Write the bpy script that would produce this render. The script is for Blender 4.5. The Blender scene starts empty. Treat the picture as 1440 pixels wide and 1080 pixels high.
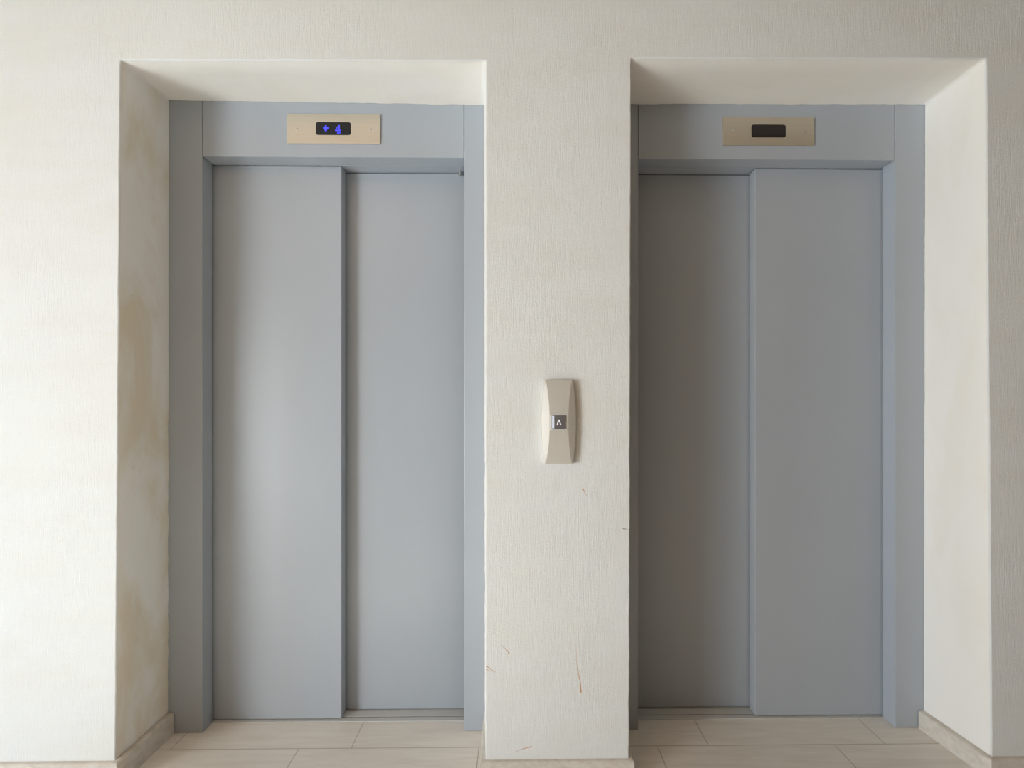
import bpy, bmesh, math, random
from mathutils import Vector
from mathutils.geometry import tessellate_polygon

random.seed(7)
S = bpy.context.scene
COL = S.collection
D = 0.2275            # depth of the recesses (metres)

# ------------------------------------------------------------------ materials
class NT:
    def __init__(self, name, rough=0.8, spec=0.5, metal=0.0):
        self.m = bpy.data.materials.new(name)
        self.m.use_nodes = True
        self.t = self.m.node_tree
        self.n = self.t.nodes
        self.b = self.n['Principled BSDF']
        self.b.inputs['Roughness'].default_value = rough
        self.b.inputs['Metallic'].default_value = metal
        self.b.inputs['Specular IOR Level'].default_value = spec
        self.pos = self.n.new('ShaderNodeTexCoord').outputs['Object']
    def link(self, a, b):
        self.t.links.new(a, b)
    def put(self, sock, v):
        if isinstance(v, bpy.types.NodeSocket):
            self.link(v, sock)
        else:
            sock.default_value = v
    def math(self, op, a, b=0.0, clamp=False):
        n = self.n.new('ShaderNodeMath'); n.operation = op; n.use_clamp = clamp
        self.put(n.inputs[0], a); self.put(n.inputs[1], b)
        return n.outputs[0]
    def vmath(self, op, a, b=(0, 0, 0), out='Vector'):
        n = self.n.new('ShaderNodeVectorMath'); n.operation = op
        self.put(n.inputs[0], a)
        if op == 'SCALE':
            self.put(n.inputs['Scale'], b)
        else:
            self.put(n.inputs[1], b)
        return n.outputs[out]
    def noise(self, scale, stretch=(1, 1, 1), detail=3.0, rough=0.5, vec=None, dist=0.0):
        v = self.vmath('MULTIPLY', vec if vec is not None else self.pos, stretch)
        n = self.n.new('ShaderNodeTexNoise')
        n.inputs['Scale'].default_value = scale
        n.inputs['Detail'].default_value = detail
        n.inputs['Roughness'].default_value = rough
        n.inputs['Distortion'].default_value = dist
        self.link(v, n.inputs['Vector'])
        return n.outputs['Fac']
    def ramp(self, v, a, b, to0=0.0, to1=1.0):
        n = self.n.new('ShaderNodeMapRange'); n.interpolation_type = 'SMOOTHSTEP'
        self.put(n.inputs['Value'], v)
        n.inputs['From Min'].default_value = a; n.inputs['From Max'].default_value = b
        n.inputs['To Min'].default_value = to0; n.inputs['To Max'].default_value = to1
        return n.outputs['Result']
    def mix(self, f, a, b):
        n = self.n.new('ShaderNodeMix'); n.data_type = 'RGBA'
        self.put(n.inputs['Factor'], f)
        for s, v in ((n.inputs['A'], a), (n.inputs['B'], b)):
            self.put(s, v if isinstance(v, bpy.types.NodeSocket) else (*v, 1.0))
        return n.outputs['Result']
    def color(self, v):
        self.put(self.b.inputs['Base Color'], v if isinstance(v, bpy.types.NodeSocket) else (*v, 1.0))
    def bump(self, h, dist, strength=1.0):
        n = self.n.new('ShaderNodeBump')
        n.inputs['Distance'].default_value = dist
        n.inputs['Strength'].default_value = strength
        self.link(h, n.inputs['Height'])
        self.link(n.outputs['Normal'], self.b.inputs['Normal'])
    def segment(self, p, a, b, r):
        """mask of a thin scratch from a to b in the wall plane"""
        a = Vector((a[0], 0, a[1])); ba = Vector((b[0], 0, b[1])) - a
        pa = self.vmath('SUBTRACT', p, tuple(a))
        h = self.math('MULTIPLY', self.vmath('DOT_PRODUCT', pa, tuple(ba), 'Value'), 1.0 / ba.dot(ba), True)
        q = self.vmath('SCALE', tuple(ba), h)
        d = self.vmath('LENGTH', self.vmath('SUBTRACT', pa, q), out='Value')
        w = self.math('MULTIPLY', self.math('SUBTRACT', 1.15, h), r)
        n = self.n.new('ShaderNodeMapRange'); n.interpolation_type = 'SMOOTHSTEP'
        self.link(self.math('DIVIDE', d, w), n.inputs['Value'])
        n.inputs['From Min'].default_value = 0.5; n.inputs['From Max'].default_value = 1.2
        n.inputs['To Min'].default_value = 1.0; n.inputs['To Max'].default_value = 0.0
        return n.outputs['Result']

PLASTER = (0.785, 0.805, 0.81)
STAIN = (0.74, 0.61, 0.40)

def plaster_combed():
    k = NT('combed_plaster', 0.9, 0.25)
    base = k.mix(k.ramp(k.noise(2.2, (1, 1, 3.5), 4, 0.6), 0.35, 0.72), PLASTER, (0.77, 0.775, 0.76))
    base = k.mix(k.math('MULTIPLY', k.ramp(k.noise(5.0, (0.7, 1, 4.5), 5, 0.65), 0.58, 0.82), 0.16), base, (0.68, 0.60, 0.49))
    # rusty scratches on the pier
    warp = k.n.new('ShaderNodeTexNoise'); warp.inputs['Scale'].default_value = 22.0
    k.link(k.pos, warp.inputs['Vector'])
    off = k.vmath('SCALE', k.vmath('SUBTRACT', warp.outputs['Color'], (0.5, 0.5, 0.5)), 0.010)
    p = k.vmath('MULTIPLY', k.vmath('ADD', k.pos, off), (1, 0, 1))
    tot = None
    for a, b, r, s in (((0.2063, 0.887), (0.2172, 0.867), 0.0016, 0.8),
                       ((0.200, 0.268), (0.188, 0.350), 0.0022, 0.85),
                       ((0.1867, 0.350), (0.183, 0.430), 0.0013, 0.35),
                       ((0.181, 0.552), (0.1563, 0.605), 0.0012, 0.25),
                       ((-0.0195, 0.388), (-0.0455, 0.415), 0.0016, 0.75),
                       ((-0.090, 0.349), (-0.054, 0.326), 0.0016, 0.7),
                       ((-0.090, 0.339), (-0.066, 0.331), 0.0012, 0.6),
                       ((0.048, 0.102), (-0.006, 0.086), 0.0018, 0.7)):
        m = k.math('MULTIPLY', k.segment(p, a, b, r), s)
        tot = m if tot is None else k.math('MAXIMUM', tot, m)
    base = k.mix(tot, base, (0.52, 0.24, 0.08))
    chip = k.math('MULTIPLY', k.segment(p, (0.328, 0.766), (0.345, 0.765), 0.0024), 0.7)
    base = k.mix(chip, base, (0.24, 0.20, 0.15))
    k.color(base)
    comb = k.noise(1.0, (400, 400, 18), 3, 0.6)
    warp2 = k.noise(3.0, (1, 1, 1), 3)
    grain = k.noise(260.0, (1, 1, 1), 3, 0.6)
    rows = k.noise(1.0, (9, 9, 60), 3, 0.6)
    amt = k.ramp(warp2, 0.3, 0.7, 0.45, 1.0)
    h = k.math('ADD', k.math('MULTIPLY', k.math('MULTIPLY', comb, amt), 1.0), k.math('MULTIPLY', grain, 0.5))
    h = k.math('ADD', h, k.math('MULTIPLY', rows, 0.15))
    k.bump(h, 0.0023, 0.60)
    return k.m

def plaster_smooth(name, stain):
    k = NT(name, 0.85, 0.25)
    f = k.ramp(k.noise(3.0, (1, 2.0, 0.8), 5, 0.6, dist=0.4), 0.40, 0.68)
    base = k.mix(k.math('MULTIPLY', f, stain), (0.90, 0.885, 0.85), STAIN)
    g = k.ramp(k.noise(26.0, (1, 1, 1), 5, 0.7), 0.62, 0.8)
    base = k.mix(k.math('MULTIPLY', g, stain * 0.5), base, (0.42, 0.33, 0.22))
    k.color(base)
    h = k.math('ADD', k.noise(14.0, (1, 1, 0.4), 4, 0.6), k.math('MULTIPLY', k.noise(220.0, (1, 1, 1), 2), 0.12))
    k.bump(h, 0.003, 0.35)
    return k.m

def paint(name, c):
    k = NT(name, 0.34, 0.5)
    f = k.noise(1.6, (1.6, 1, 0.5), 4, 0.55)
    k.color(k.mix(k.ramp(f, 0.3, 0.75), c, tuple(x * 0.955 for x in c)))
    k.put(k.b.inputs['Roughness'], k.ramp(k.noise(4.0, (1, 1, 0.6), 4), 0.2, 0.8, 0.31, 0.38))
    k.bump(k.noise(900.0, (1, 1, 1), 2), 0.0002, 0.25)
    return k.m

def tile():
    k = NT('beige_floor_tile', 0.42, 0.4)
    br = k.n.new('ShaderNodeTexBrick')
    br.offset = 0.29; br.offset_frequency = 2
    br.inputs['Scale'].default_value = 1.0
    br.inputs['Brick Width'].default_value = 0.598
    br.inputs['Row Height'].default_value = 0.30
    br.inputs['Mortar Size'].default_value = 0.0016
    br.inputs['Mortar Smooth'].default_value = 0.3
    br.inputs['Bias'].default_value = 0.0
    br.inputs['Color1'].default_value = (1, 1, 1, 1); br.inputs['Color2'].default_value = (0.2, 0.2, 0.2, 1)
    # the joint nearest the doors lies at y = 0.146 and the row behind it has joints at x = 0.649 +- 0.598
    k.link(k.vmath('SUBTRACT', k.pos, (0.649 - 0.598 * 8, 0.1465 - 0.3 * 19, 0)), br.inputs['Vector'])
    streak = k.noise(1.0, (5, 42, 1), 5, 0.6, dist=0.5)
    speck = k.noise(60.0, (0.5, 1.2, 1), 4, 0.7)
    c = k.mix(k.ramp(streak, 0.3, 0.75), (0.84, 0.805, 0.75), (0.76, 0.715, 0.645))
    c = k.mix(k.math('MULTIPLY', k.ramp(speck, 0.66, 0.80), 0.45), c, (0.36, 0.30, 0.22))
    c = k.mix(k.math('MULTIPLY', br.outputs['Fac'], 0.75), c, (0.36, 0.32, 0.26))
    k.color(c)
    h = k.math('SUBTRACT', k.math('MULTIPLY', streak, 0.06), br.outputs['Fac'])
    k.bump(h, 0.0012, 0.6)
    return k.m

def skirting_tile():
    k = NT('beige_skirting_tile', 0.55, 0.35)
    c = k.mix(k.ramp(k.noise(30.0, (1, 1, 1.6), 5, 0.65), 0.35, 0.75), (0.70, 0.66, 0.60), (0.58, 0.53, 0.46))
    c = k.mix(k.math('MULTIPLY', k.ramp(k.noise(120.0, (1, 1, 1), 3, 0.7), 0.66, 0.8), 0.5), c, (0.38, 0.31, 0.22))
    k.color(c)
    k.bump(k.noise(90.0, (1, 1, 1), 4), 0.001, 0.5)
    return k.m

def metal(name, c, rough, stretch, metallic=0.9):
    k = NT(name, rough, 0.5, metallic)
    s = k.noise(1.0, stretch, 3, 0.6)
    k.color(k.mix(k.ramp(s, 0.25, 0.75), c, tuple(x * 0.95 for x in c)))
    k.put(k.b.inputs['Roughness'], k.ramp(s, 0.2, 0.8, rough - 0.06, rough + 0.08))
    k.bump(s, 0.0002, 0.2)
    return k.m

def plain(name, c, rough=0.6, spec=0.5, metal_=0.0, noise_=0.06):
    k = NT(name, rough, spec, metal_)
    k.color(k.mix(k.noise(40.0, (1, 1, 1), 3), c, tuple(x * (1 - noise_ * 2) for x in c)))
    return k.m

def glow(name, c, strength, base=(0.02, 0.02, 0.05)):
    k = NT(name, 0.4)
    k.color(base)
    k.b.inputs['Emission Color'].default_value = (*c, 1)
    k.b.inputs['Emission Strength'].default_value = strength
    return k.m

M = dict(
    wall=plaster_combed(),
    reveal=plaster_smooth('smooth_plaster', 0.12),
    stained=plaster_smooth('stained_plaster', 0.6),
    room=plain('tan_room_paint', (0.17, 0.11, 0.06), 0.9, 0.2),
    ceil=plain('white_ceiling_paint', (0.50, 0.41, 0.29), 0.9, 0.2),
    paint=paint('blue_grey_paint', (0.405, 0.445, 0.495)),
    tile=tile(), skirt=skirting_tile(),
    plate=metal('brushed_champagne_steel', (0.70, 0.645, 0.545), 0.42, (3, 3, 500)),
    call=metal('satin_nickel', (0.66, 0.635, 0.585), 0.52, (160, 160, 500), 0.35),
    sill=metal('worn_aluminium', (0.62, 0.62, 0.61), 0.6, (12, 300, 12), 0.15),
    screen=plain('black_display_glass', (0.008, 0.008, 0.010), 0.12, 0.5),
    screen_off=plain('unlit_display_glass', (0.016, 0.009, 0.009), 0.12, 0.5),
    screw=plain('bright_screw_steel', (0.75, 0.73, 0.68), 0.25, 0.5, 0.9),
    hole=plain('dark_recess_tone', (0.05, 0.045, 0.04), 0.6),  # screw sockets, and the shade painted into the sill grooves
    blue=glow('blue_led', (0.045, 0.05, 1.0), 1.7),
    strip=glow('white_button_led', (0.70, 0.80, 1.0), 0.28, (0.6, 0.63, 0.72)),
    sym=glow('white_symbol', (0.9, 0.9, 1.0), 0.5, (0.75, 0.75, 0.78)),
    button=plain('grey_button_face', (0.16, 0.145, 0.145), 0.28, 0.5),
    bezel=plain('pale_button_bezel', (0.84, 0.83, 0.81), 0.4, 0.5),
    dark=plain('shaft_concrete', (0.06, 0.058, 0.055), 0.95),
    frame=plain('white_window_paint', (0.8, 0.8, 0.8), 0.4),
)

# ------------------------------------------------------------------ helpers
def link_mesh(name, bm, mat, parent=None, smooth=False, loc=None):
    bmesh.ops.recalc_face_normals(bm, faces=bm.faces[:])
    me = bpy.data.meshes.new(name)
    bm.to_mesh(me); bm.free()
    for m in (mat if isinstance(mat, (list, tuple)) else [mat]):
        me.materials.append(m)
    if smooth:
        for p in me.polygons:
            p.use_smooth = True
    o = bpy.data.objects.new(name, me)
    COL.objects.link(o)
    if parent is not None:
        o.parent = parent
        base = Vector(parent.location)
        if parent.parent is not None:
            base = base + Vector(parent.parent.location)
        for v in me.vertices:
            v.co -= base
    return o

def thing(name, label, cat, loc, group=None):
    o = bpy.data.objects.new(name, None)
    o.empty_display_size = 0.1
    COL.objects.link(o); o.location = loc
    o['label'] = label; o['category'] = cat
    if group: o['group'] = group
    return o

def structure(name, bm, mat, label=None, **kw):
    o = link_mesh(name, bm, mat, **kw)
    o['kind'] = 'structure'
    if label: o['label'] = label
    return o

def add_box(bm, x0, x1, y0, y1, z0, z1, bevel=0.0, seg=2):
    b = bmesh.new()
    vs = [b.verts.new(p) for p in ((x0, y0, z0), (x1, y0, z0), (x1, y1, z0), (x0, y1, z0),
                                    (x0, y0, z1), (x1, y0, z1), (x1, y1, z1), (x0, y1, z1))]
    for f in ((0, 1, 2, 3), (4, 5, 6, 7), (0, 1, 5, 4), (1, 2, 6, 5), (2, 3, 7, 6), (3, 0, 4, 7)):
        b.faces.new([vs[i] for i in f])
    bmesh.ops.recalc_face_normals(b, faces=b.faces[:])
    if bevel:
        bmesh.ops.bevel(b, geom=b.edges[:], offset=bevel, segments=seg, profile=0.5, affect='EDGES', clamp_overlap=True)
    merge(bm, b)

def merge(bm, b):
    m = {v: bm.verts.new(v.co) for v in b.verts}
    for f in b.faces:
        bm.faces.new([m[v] for v in f.verts])
    b.free()

def box(*a, **k):
    bm = bmesh.new(); add_box(bm, *a, **k); return bm

def prism(poly, y0, y1, bevel=0.0):
    """outline in (x, z), extruded from y0 (back) to y1 (front)"""
    bm = bmesh.new()
    a = [bm.verts.new((x, y0, z)) for x, z in poly]
    b = [bm.verts.new((x, y1, z)) for x, z in poly]
    bm.faces.new(a); front = bm.faces.new(b)
    n = len(poly)
    for i in range(n):
        bm.faces.new((a[i], a[(i + 1) % n], b[(i + 1) % n], b[i]))
    bmesh.ops.recalc_face_normals(bm, faces=bm.faces[:])
    if bevel:
        bmesh.ops.bevel(bm, geom=list(front.edges), offset=bevel, segments=2, profile=0.5, affect='EDGES')
    return bm

def rounded(x0, x1, z0, z1, r, n=5):
    out = []
    for cx, cz, a0 in ((x1 - r, z1 - r, 0), (x0 + r, z1 - r, 90), (x0 + r, z0 + r, 180), (x1 - r, z0 + r, 270)):
        for i in range(n + 1):
            a = math.radians(a0 + 90 * i / n)
            out.append((cx + r * math.cos(a), cz + r * math.sin(a)))
    return out

def disc(cx, cz, r, n=16):
    return [(cx + r * math.cos(2 * math.pi * i / n), cz + r * math.sin(2 * math.pi * i / n)) for i in range(n)]

# ------------------------------------------------------------------ the lift wall
def wander(n, amp, smooth=3):
    v = [random.uniform(-1, 1) for _ in range(n + 1)]
    for _ in range(smooth):
        v = [(v[max(i - 1, 0)] + v[i] + v[min(i + 1, n)]) / 3 for i in range(n + 1)]
    f = [random.uniform(-1, 1) * 0.5 for _ in range(n + 1)]
    m = max(abs(x) for x in v) or 1
    return [amp * (a / m + b) for a, b in zip(v, f)]

def arch(bl, tl, tr, br, amp, nv=150, nh=80, zb=0.0):
    """door-shaped polyline (x, z) from bottom left up, across and down, with hand-plastered wander"""
    pts = []
    w = wander(nv, amp)
    for i in range(nv):
        t = i / nv
        pts.append((bl + (tl[0] - bl) * t + w[i] * min(1, (1 - t) * 12), zb + (tl[1] - zb) * t))
    w = wander(nh, amp)
    for i in range(nh):
        t = i / nh
        e = min(1, t * 12, (1 - t) * 12)
        pts.append((tl[0] + (tr[0] - tl[0]) * t, tl[1] + (tr[1] - tl[1]) * t + w[i] * e))
    w = wander(nv, amp)
    for i in range(nv + 1):
        t = i / nv
        pts.append((tr[0] + (br - tr[0]) * t + w[i] * min(1, t * 12), tr[1] + (zb - tr[1]) * t))
    return pts, nv, nh

def inset(pts, nv, nh, d):
    """grow the opening outwards by d"""
    out = []
    for i, (x, z) in enumerate(pts):
        if i < nv: out.append((x - d, z))
        elif i == nv: out.append((x - d, z + d))
        elif i < nv + nh: out.append((x, z + d))
        elif i == nv + nh: out.append((x + d, z + d))
        else: out.append((x + d, z))
    return out

XL, XR, ZC = -3.45, 4.6, 2.72
YB = -4.4
openings = [
    # front: bottom-left x, top-left, top-right, bottom-right x ; the same at the back of the recess
    ((-1.2088, (-1.1937, 2.1856), (-0.0908, 2.1930), -0.0918), (-1.2085, (-1.2047, 2.2030), (-0.1100, 2.1935), -0.1085), 'stained'),
    ((0.3476, (0.3537, 2.2040), (1.4494, 2.2115), 1.4670), (0.3520, (0.3545, 2.2003), (1.4493, 2.2062), 1.4441), 'reveal'),
]
bm = bmesh.new()
outline = [(XL, 0.0)]
strips = []
for fr, bk, kind in openings:
    f, nv, nh = arch(*fr, 0.0007)
    b, _, _ = arch(*bk, 0.0011)
    out = inset(f, nv, nh, 0.004)
    out[0] = (out[0][0], 0.0); out[-1] = (out[-1][0], 0.0)
    mid = inset(f, nv, nh, 0.0012)
    strips.append((out, mid, f, b, nv, nh, kind))
    outline += out
outline += [(XR, 0.0), (XR, ZC), (XL, ZC)]
# combed front face
vs = [bm.verts.new((x, 0.0, z)) for x, z in outline]
tri = tessellate_polygon([[Vector((x, z, 0)) for x, z in outline]])
for t in tri:
    try: bm.faces.new([vs[i] for i in t])
    except ValueError: pass
idx = 1
backs = []
for out, mid, f, b, nv, nh, kind in strips:
    rows = [vs[idx:idx + len(out)]]
    idx += len(out)
    rows.append([bm.verts.new((x, 0.0011, z)) for x, z in mid])
    rows.append([bm.verts.new((x, 0.004, z)) for x, z in f])
    for q in (0.3, 0.6, 0.85, 1.0):
        rows.append([bm.verts.new((fx + (bx - fx) * q, 0.004 + (D - 0.0045) * q, fz + (bz - fz) * q)) for (fx, fz), (bx, bz) in zip(f, b)])
    for r0, r1 in zip(rows, rows[1:]):
        deep = r0 is not rows[0] and r0 is not rows[1]
        for i in range(len(r0) - 1):
            fc = bm.faces.new((r0[i], r0[i + 1], r1[i + 1], r1[i]))
            fc.smooth = True
            if deep:
                fc.material_index = 1 if (kind == 'reveal' or i >= nv) else 2
    backs.append(rows[-1])
# rear skin of the wall, against the steel frames
y1 = backs[0][0].co.y
pre = bm.verts.new((XL, y1, 0)); post = [bm.verts.new(p) for p in ((XR, y1, 0), (XR, y1, ZC), (XL, y1, ZC))]
loop = [pre] + backs[0] + backs[1] + post
for t in tessellate_polygon([[Vector((v.co.x, v.co.z, 0)) for v in loop]]):
    try: bm.faces.new([loop[i] for i in t])
    except ValueError: pass
for ring in backs:          # crisp arris where the plaster stops against the frame
    for p, q in zip(ring, ring[1:]):
        ed = bm.edges.get((p, q))
        if ed: ed.smooth = False
structure('wall_front', bm, [M['wall'], M['reveal'], M['stained']])

# ------------------------------------------------------------------ rest of the room
structure('floor', box(XL - 0.1, XR + 0.1, YB - 0.1, 0.9, -0.12, 0.0), M['tile'])
structure('ceiling', box(XL - 0.1, XR + 0.1, YB - 0.1, 0.0, ZC, ZC + 0.1), M['ceil'])
structure('wall_back', box(XL - 0.1, XR + 0.1, YB - 0.1, YB, 0.0, ZC), M['room'])
structure('wall_right', box(XR, XR + 0.1, YB, 0.0, 0.0, ZC), M['room'])
WINS = [(-3.90, -2.00, 0.03, 2.10), (-1.80, -1.05, 0.03, 0.95)]   # y0, y1, z0, z1 in the left wall; the second opening is added for its fill light
bm = bmesh.new()
(a0, a1, az0, az1), (b0, b1, bz0, bz1) = WINS
for q in ((YB, a0, 0.0, ZC), (a0, a1, 0.0, az0), (a0, a1, az1, ZC), (a1, b0, 0.0, ZC), (b0, b1, 0.0, bz0), (b0, b1, bz1, ZC), (b1, 0.0, 0.0, ZC)):
    add_box(bm, XL - 0.1, XL, *q)
structure('wall_left', bm, M['room'])
for i, (a0, a1, az0, az1) in enumerate(WINS):
    bm = bmesh.new()
    for q in ((a0, a0 + 0.03, az0, az1), (a1 - 0.03, a1, az0, az1), (a0 + 0.03, a1 - 0.03, az0, az0 + 0.03), (a0 + 0.03, a1 - 0.03, az1 - 0.03, az1)):
        add_box(bm, XL - 0.08, XL - 0.03, *q)
    structure('window_%d' % (i + 1), bm, M['frame'])
bm = bmesh.new()
add_box(bm, -1.6, 1.9, 0.62, 0.70, 0.0, 2.6)
add_box(bm, -1.68, -1.6, 0.24, 0.70, 0.0, 2.6)
add_box(bm, 1.9, 1.98, 0.24, 0.70, 0.0, 2.6)
add_box(bm, -1.68, 1.98, 0.24, 0.70, 2.6, 2.68)
structure('wall_shaft', bm, M['dark'])

# ------------------------------------------------------------------ skirting
def skirt(name, path, h0, h1, label=None):
    """path: inner/outer floor points [(wall xy), (face xy)], heights along it"""
    bm = bmesh.new()
    n = len(path)
    rings = []
    for i, ((wx, wy), (fx, fy)) in enumerate(path):
        h = h0 + (h1 - h0) * i / (n - 1)
        r = 0.003
        tx, ty = wx + (fx - wx) * 0.72, wy + (fy - wy) * 0.72
        rings.append([bm.verts.new(p) for p in ((wx, wy, 0.0), (fx, fy, 0.0), (fx, fy, h - r), (tx, ty, h), (wx, wy, h + 0.001))])
    for a, b in zip(rings, rings[1:]):
        for j in range(5):
            bm.faces.new((a[j], a[(j + 1) % 5], b[(j + 1) % 5], b[j]))
    bm.faces.new(rings[0]); bm.faces.new(rings[-1][::-1])
    return structure(name, bm, M['skirt'], label)

e = 0.0004
skirt('baseboard_left', [((XL + e, -e), (XL + e, -0.012)), ((-1.2088, -e), (-1.196, -0.012)), ((-1.207, 0.006), (-1.187, 0.006)), ((-1.2065, D - 0.002), (-1.187, D - 0.002))], 0.067, 0.073)
skirt('baseboard_center', [((-0.1085, D - 0.002), (-0.1125, D - 0.002)), ((-0.0935, 0.006), (-0.108, 0.004)), ((-0.0918, -e), (-0.108, -0.012)), ((0.3476, -e), (0.360, -0.012)), ((0.350, 0.006), (0.360, 0.004)), ((0.354, D - 0.002), (0.368, D - 0.002))], 0.060, 0.066)
skirt('baseboard_right', [((1.4425, D - 0.002), (1.4245, D - 0.002)), ((1.4650, 0.006), (1.4440, 0.006)), ((1.4670, -e), (1.4555, -0.012)), ((XR - e, -e), (XR - e, -0.012))], 0.062, 0.059)

# ------------------------------------------------------------------ the two lifts
Y0 = D + 0.0008
YP1 = D + 0.066       # front face of the leading leaf
YP2 = YP1 + 0.053     # front face of the trailing leaf
ZH = 2.009            # underside of the header

def lift(x0, x1, flip, label):
    """x0..x1: clear opening; flip mirrors which side the leading leaf slides to"""
    root = thing('elevator', label, 'elevator', ((x0 + x1) / 2, Y0, 0.0), 'elevators with blue grey doors')
    o = []
    for a, b in ((x0 - 0.15, x0), (x1, x1 + 0.15)):
        link_mesh('jamb', box(a, b, Y0, YP1 - 0.0065, 0.0005, 2.30, bevel=0.0016), M['paint'], root)
    link_mesh('header', box(x0 + 0.0018, x1 - 0.0018, Y0, YP1 - 0.004, ZH, 2.30, bevel=0.0016), M['paint'], root)
    link_mesh('track_cover', box(x0 - 0.10, x1 + 0.10, YP1 - 0.0015, 0.44, ZH + 0.0008, 2.28, bevel=0.001), M['paint'], root)
    # leaves
    lead_w = 0.4605
    if not flip:
        lead = (x0 - 0.055, x0 + lead_w); trail = (x0 + lead_w - 0.03, x1 + 0.05)
    else:
        lead = (x1 - lead_w - 0.006, x1 + 0.055); trail = (x0 - 0.05, x1 - lead_w + 0.03)
    link_mesh('door_panel', box(lead[0], lead[1], YP1, YP1 + 0.043, 0.006, ZH - 0.0022, bevel=0.002), M['paint'], root)
    link_mesh('door_panel', box(trail[0], trail[1], YP2, YP2 + 0.045, 0.006, ZH - 0.0022, bevel=0.002), M['paint'], root)
    # threshold; dark strips paint in the shade of its guide grooves
    bm = bmesh.new()
    for a, b in ((YP1 - 0.012, YP1 + 0.0105), (YP1 + 0.0155, YP1 + 0.049), (YP1 + 0.053, 0.42)):
        add_box(bm, x0 - 0.06, x1 + 0.06, a, b, 0.0003, 0.0035, bevel=0.0006, seg=1)
    link_mesh('sill', bm, M['sill'], root)
    bm = bmesh.new()
    for a, b in ((YP1 + 0.0107, YP1 + 0.0153), (YP1 + 0.0492, YP1 + 0.0528)):
        add_box(bm, x0 - 0.06, x1 + 0.06, a, b, 0.0003, 0.0012)
    link_mesh('groove_shade', bm, M['hole'], root)
    return root

LA, LB = -1.0915, -0.1800
RA, RB = 0.4310, 1.3430
lift(LA, LB, False, 'elevator with brightly lit blue grey sliding doors, left of the call button pier')
r = lift(RA, RB, True, 'elevator with shaded darker grey sliding doors, right of the call button pier')
left = [o for o in COL.objects if o.type == 'EMPTY' and o.location.x < 0][0]
# stop bolt under the track of the left lift
bm = bmesh.new()
bmesh.ops.create_cone(bm, cap_ends=True, segments=12, radius1=0.0065, radius2=0.0055, depth=0.016)
for v in bm.verts: v.co = Vector((-0.2065 + v.co.x, YP2 - 0.014 + v.co.y, ZH - 0.0072 + v.co.z))
link_mesh('stop_bolt', bm, M['screw'], left)

# ------------------------------------------------------------------ floor indicators
def indicator(cx, z0, z1, label, lit):
    t = 0.005
    w = 0.1615
    yf = Y0 - 0.0006
    root = thing('floor_indicator', label, 'display', (cx, yf, (z0 + z1) / 2), 'floor indicators above the elevator doors')
    zc = (z0 + z1) / 2 - (0.0 if lit else 0.0)
    link_mesh('faceplate', prism(rounded(cx - w, cx + w, z0, z1, 0.0015, 3), yf, yf - t, 0.0006), M['plate'], root)
    sc = link_mesh('screen', prism(rounded(cx - 0.0612, cx + 0.0600, zc - 0.0222, zc + 0.0225, 0.0075), yf - t - 0.0001, yf - t - 0.0007), M['screen'] if lit else M['screen_off'], root)
    if lit:
        sc['label'] = 'black screen with a blue down arrow and 4'
        yd = yf - t - 0.0008
        # down arrow built like a dot display
        ax, az = cx - 0.0265, zc + 0.0005
        arrow = [(-0.0028, 0.0105), (0.0028, 0.0105), (0.0028, 0.0045), (0.0092, 0.0045), (0.0092, -0.0015), (0.0046, -0.0015), (0.0046, -0.0062), (0.0025, -0.0062), (0.0025, -0.0105),
                 (-0.0025, -0.0105), (-0.0025, -0.0062), (-0.0046, -0.0062), (-0.0046, -0.0015), (-0.0092, -0.0015), (-0.0092, 0.0045), (-0.0028, 0.0045)]
        link_mesh('arrow_symbol', prism([(ax + x, az + z) for x, z in arrow], yd, yd - 0.0004), M['blue'], sc)
        dx, dz = cx + 0.0155, zc - 0.0015
        bm = bmesh.new()
        for poly in ([(0.0022, 0.0135), (0.0062, 0.0135), (0.0062, -0.0150), (0.0022, -0.0150)],      # upright
                     [(-0.0092, -0.0030), (-0.0055, -0.0030), (0.0022, 0.0098), (0.0022, 0.0135)],      # slant
                     [(-0.0092, -0.0068), (0.0100, -0.0068), (0.0100, -0.0030), (-0.0092, -0.0030)],  # bar
                     [(-0.0028, -0.0150), (0.0092, -0.0150), (0.0092, -0.0120), (-0.0028, -0.0120)]): # foot
            merge(bm, prism([(dx + x, dz + z) for x, z in poly], yd, yd - 0.0004))
        link_mesh('digit', bm, M['blue'], sc)
    else:
        sc['label'] = 'blank unlit brown black screen'
    for s in (-1, 1):
        sx = cx + s * 0.1275
        scw = link_mesh('screw', prism(disc(sx, zc - 0.0012, 0.0046), yf - t - 0.0001, yf - t - 0.0016, 0.0006), M['screw'], root)
        link_mesh('screw_socket', prism(disc(sx, zc - 0.0012, 0.0014, 6), yf - t - 0.00165, yf - t - 0.00185), M['hole'], scw)
    return root
indicator(-0.6337, 2.0538, 2.1561, 'champagne steel floor display lit with a blue down arrow and 4', True)
indicator(0.8904, 2.0555, 2.1560, 'champagne steel floor display with a blank dark screen', False)

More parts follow.
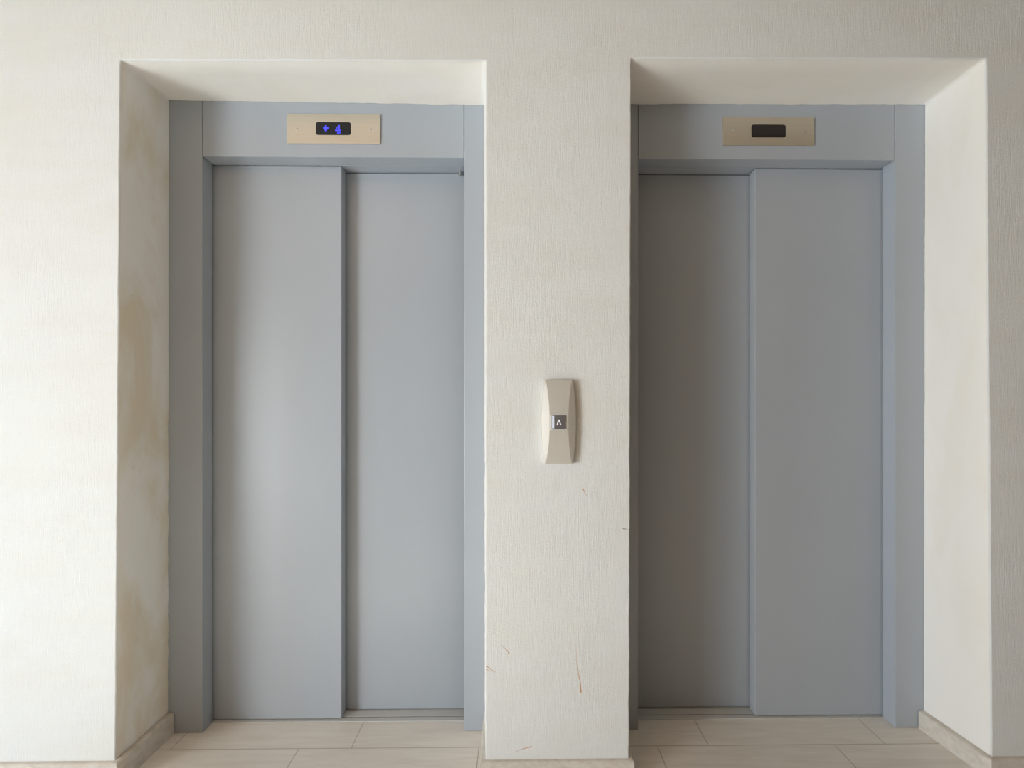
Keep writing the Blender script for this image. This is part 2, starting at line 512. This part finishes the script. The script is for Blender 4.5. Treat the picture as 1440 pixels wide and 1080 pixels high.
# ------------------------------------------------------------------ call button station
CX, CZ, HH = 0.1298, 1.0932, 0.1259
root = thing('call_station', 'satin nickel elevator call plate with up button on the white pier', 'call button', (CX, 0.0, CZ))
N = 32
bm = bmesh.new()
rows = []
for i in range(N + 1):
    t = -1 + 2 * i / N
    q = 1 - t * t
    wo = 0.0428 + 0.0092 * q
    wf = 0.0408 - 0.0118 * q ** 0.85
    yr = -0.0175
    ye = -(0.0190 + 0.0085 * q)
    z = CZ + t * HH
    row = [(-wo, -0.0005), (-wo, yr), (-wo * 0.985, yr - 0.001), (-wf - 0.0008, ye + 0.0006), (-wf + 0.0012, ye), (0.0, ye - 0.0004), (wf - 0.0012, ye), (wf + 0.0008, ye + 0.0006), (wo * 0.985, yr - 0.001), (wo, yr), (wo, -0.0005)]
    rows.append([bm.verts.new((CX + x, y, z)) for x, y in row])
for a, b in zip(rows, rows[1:]):
    for j in range(len(a) - 1):
        bm.faces.new((a[j], a[j + 1], b[j + 1], b[j]))
    bm.faces.new((a[-1], a[0], b[0], b[-1]))
bm.faces.new(rows[0]); bm.faces.new(rows[-1][::-1])
h = link_mesh('housing', bm, M['call'], root)
for p in h.data.polygons:
    p.use_smooth = len(p.vertices) == 4
h.data.set_sharp_from_angle(angle=math.radians(14))
yb = -0.0290
link_mesh('bezel', prism(rounded(CX - 0.0252, CX + 0.0232, CZ - 0.0232, CZ + 0.0232, 0.002, 3), -0.0260, yb, 0.0005), M['bezel'], root)
bt = link_mesh('button', prism(rounded(CX - 0.0226, CX + 0.0208, CZ - 0.0208, CZ + 0.0206, 0.0015, 3), yb - 0.0001, yb - 0.0018, 0.0005), M['button'], root)
bt['label'] = 'dark grey square button with an up chevron'
link_mesh('light_strip', prism([(CX - 0.0215, CZ - 0.0190), (CX - 0.0145, CZ - 0.0190), (CX - 0.0145, CZ + 0.0190), (CX - 0.0215, CZ + 0.0190)], yb - 0.0019, yb - 0.0023), M['strip'], bt)
cx, cz = CX - 0.0005, CZ - 0.0005
chev = [(-0.0072, -0.0085), (-0.0044, -0.0085), (0.0, 0.0042), (0.0044, -0.0085), (0.0072, -0.0085), (0.0019, 0.0080), (-0.0019, 0.0080)]
link_mesh('up_symbol', prism([(cx + x, cz + z) for x, z in chev], yb - 0.0019, yb - 0.0023), M['sym'], bt)

# ------------------------------------------------------------------ light
def area(name, loc, rot, sx, sy, power, color):
    l = bpy.data.lights.new(name, 'AREA')
    l.shape = 'RECTANGLE'; l.size = sx; l.size_y = sy; l.energy = power; l.color = color
    o = bpy.data.objects.new(name, l); COL.objects.link(o)
    o.location = loc; o.rotation_euler = rot
    return o
def daylight(win, za, zb, power, color):
    area('daylight', (XL - 0.11, (win[0] + win[1]) / 2, (za + zb) / 2), (math.radians(90), 0, math.radians(-90)), win[1] - win[0], zb - za, power, color)
# the sunlit ground shows through the lower part of the tall window, sky above it
daylight((-3.20, -2.00), 0.03, 1.05, 96.0, (0.97, 0.98, 0.97))
daylight((-3.90, -3.20), 0.03, 1.05, 40.0, (0.72, 0.86, 1.0))
daylight((-3.90, -2.60), 1.05, 2.10, 52.0, (0.96, 1.0, 0.96))
daylight(WINS[1], 0.03, 0.95, 22.0, (0.50, 0.76, 1.0))  # fill through the added low opening

def add_fill_spot(x, y, power, cone, color):
    """added fill spot under the ceiling, no fixture; its floor pool bounces light up"""
    l = bpy.data.lights.new('fill_spot', 'SPOT')
    l.energy = power; l.spot_size = math.radians(cone); l.spot_blend = 0.4; l.shadow_soft_size = 0.04; l.color = color
    o = bpy.data.objects.new('fill_spot', l); COL.objects.link(o); o.location = (x, y, ZC - 0.02)
add_fill_spot(-0.6, -0.95, 620.0, 26, (0.94, 1.0, 0.90))  # added to brighten the soffits by bounce off the unseen floor
add_fill_spot(0.8, -1.9, 90.0, 40, (1.0, 0.5, 0.25))  # added warm fill for the right side
area('warm_fill', (-1.2, -2.0, ZC - 0.02), (0, 0, 0), 0.4, 0.4, 6.5, (1.0, 0.60, 0.55))  # added warm fill light, no lamp modelled here

wd = bpy.data.worlds.new('sky'); S.world = wd
wd.use_nodes = True
bg = wd.node_tree.nodes['Background']
bg.inputs['Color'].default_value = (0.80, 0.90, 1.0, 1); bg.inputs['Strength'].default_value = 0.4

# ------------------------------------------------------------------ camera
cam = bpy.data.cameras.new('camera')
cam.sensor_fit = 'HORIZONTAL'; cam.sensor_width = 36.0
cam.lens = 700.0 / 1440.0 * 36.0
cam.shift_x = -0.0089872; cam.shift_y = 0.0173611
cam.clip_start = 0.02
co = bpy.data.objects.new('camera', cam); COL.objects.link(co)
co.location = (0.0, -1.518, 1.154)
co.rotation_euler = (math.radians(90), 0, math.radians(-0.65))
S.camera = co

vs_ = S.view_settings
vs_.view_transform = 'Standard'; vs_.look = 'None'
vs_.exposure = -0.10; vs_.gamma = 1.0; vs_.use_curve_mapping = False
S.cycles.max_bounces = 12; S.cycles.diffuse_bounces = 8
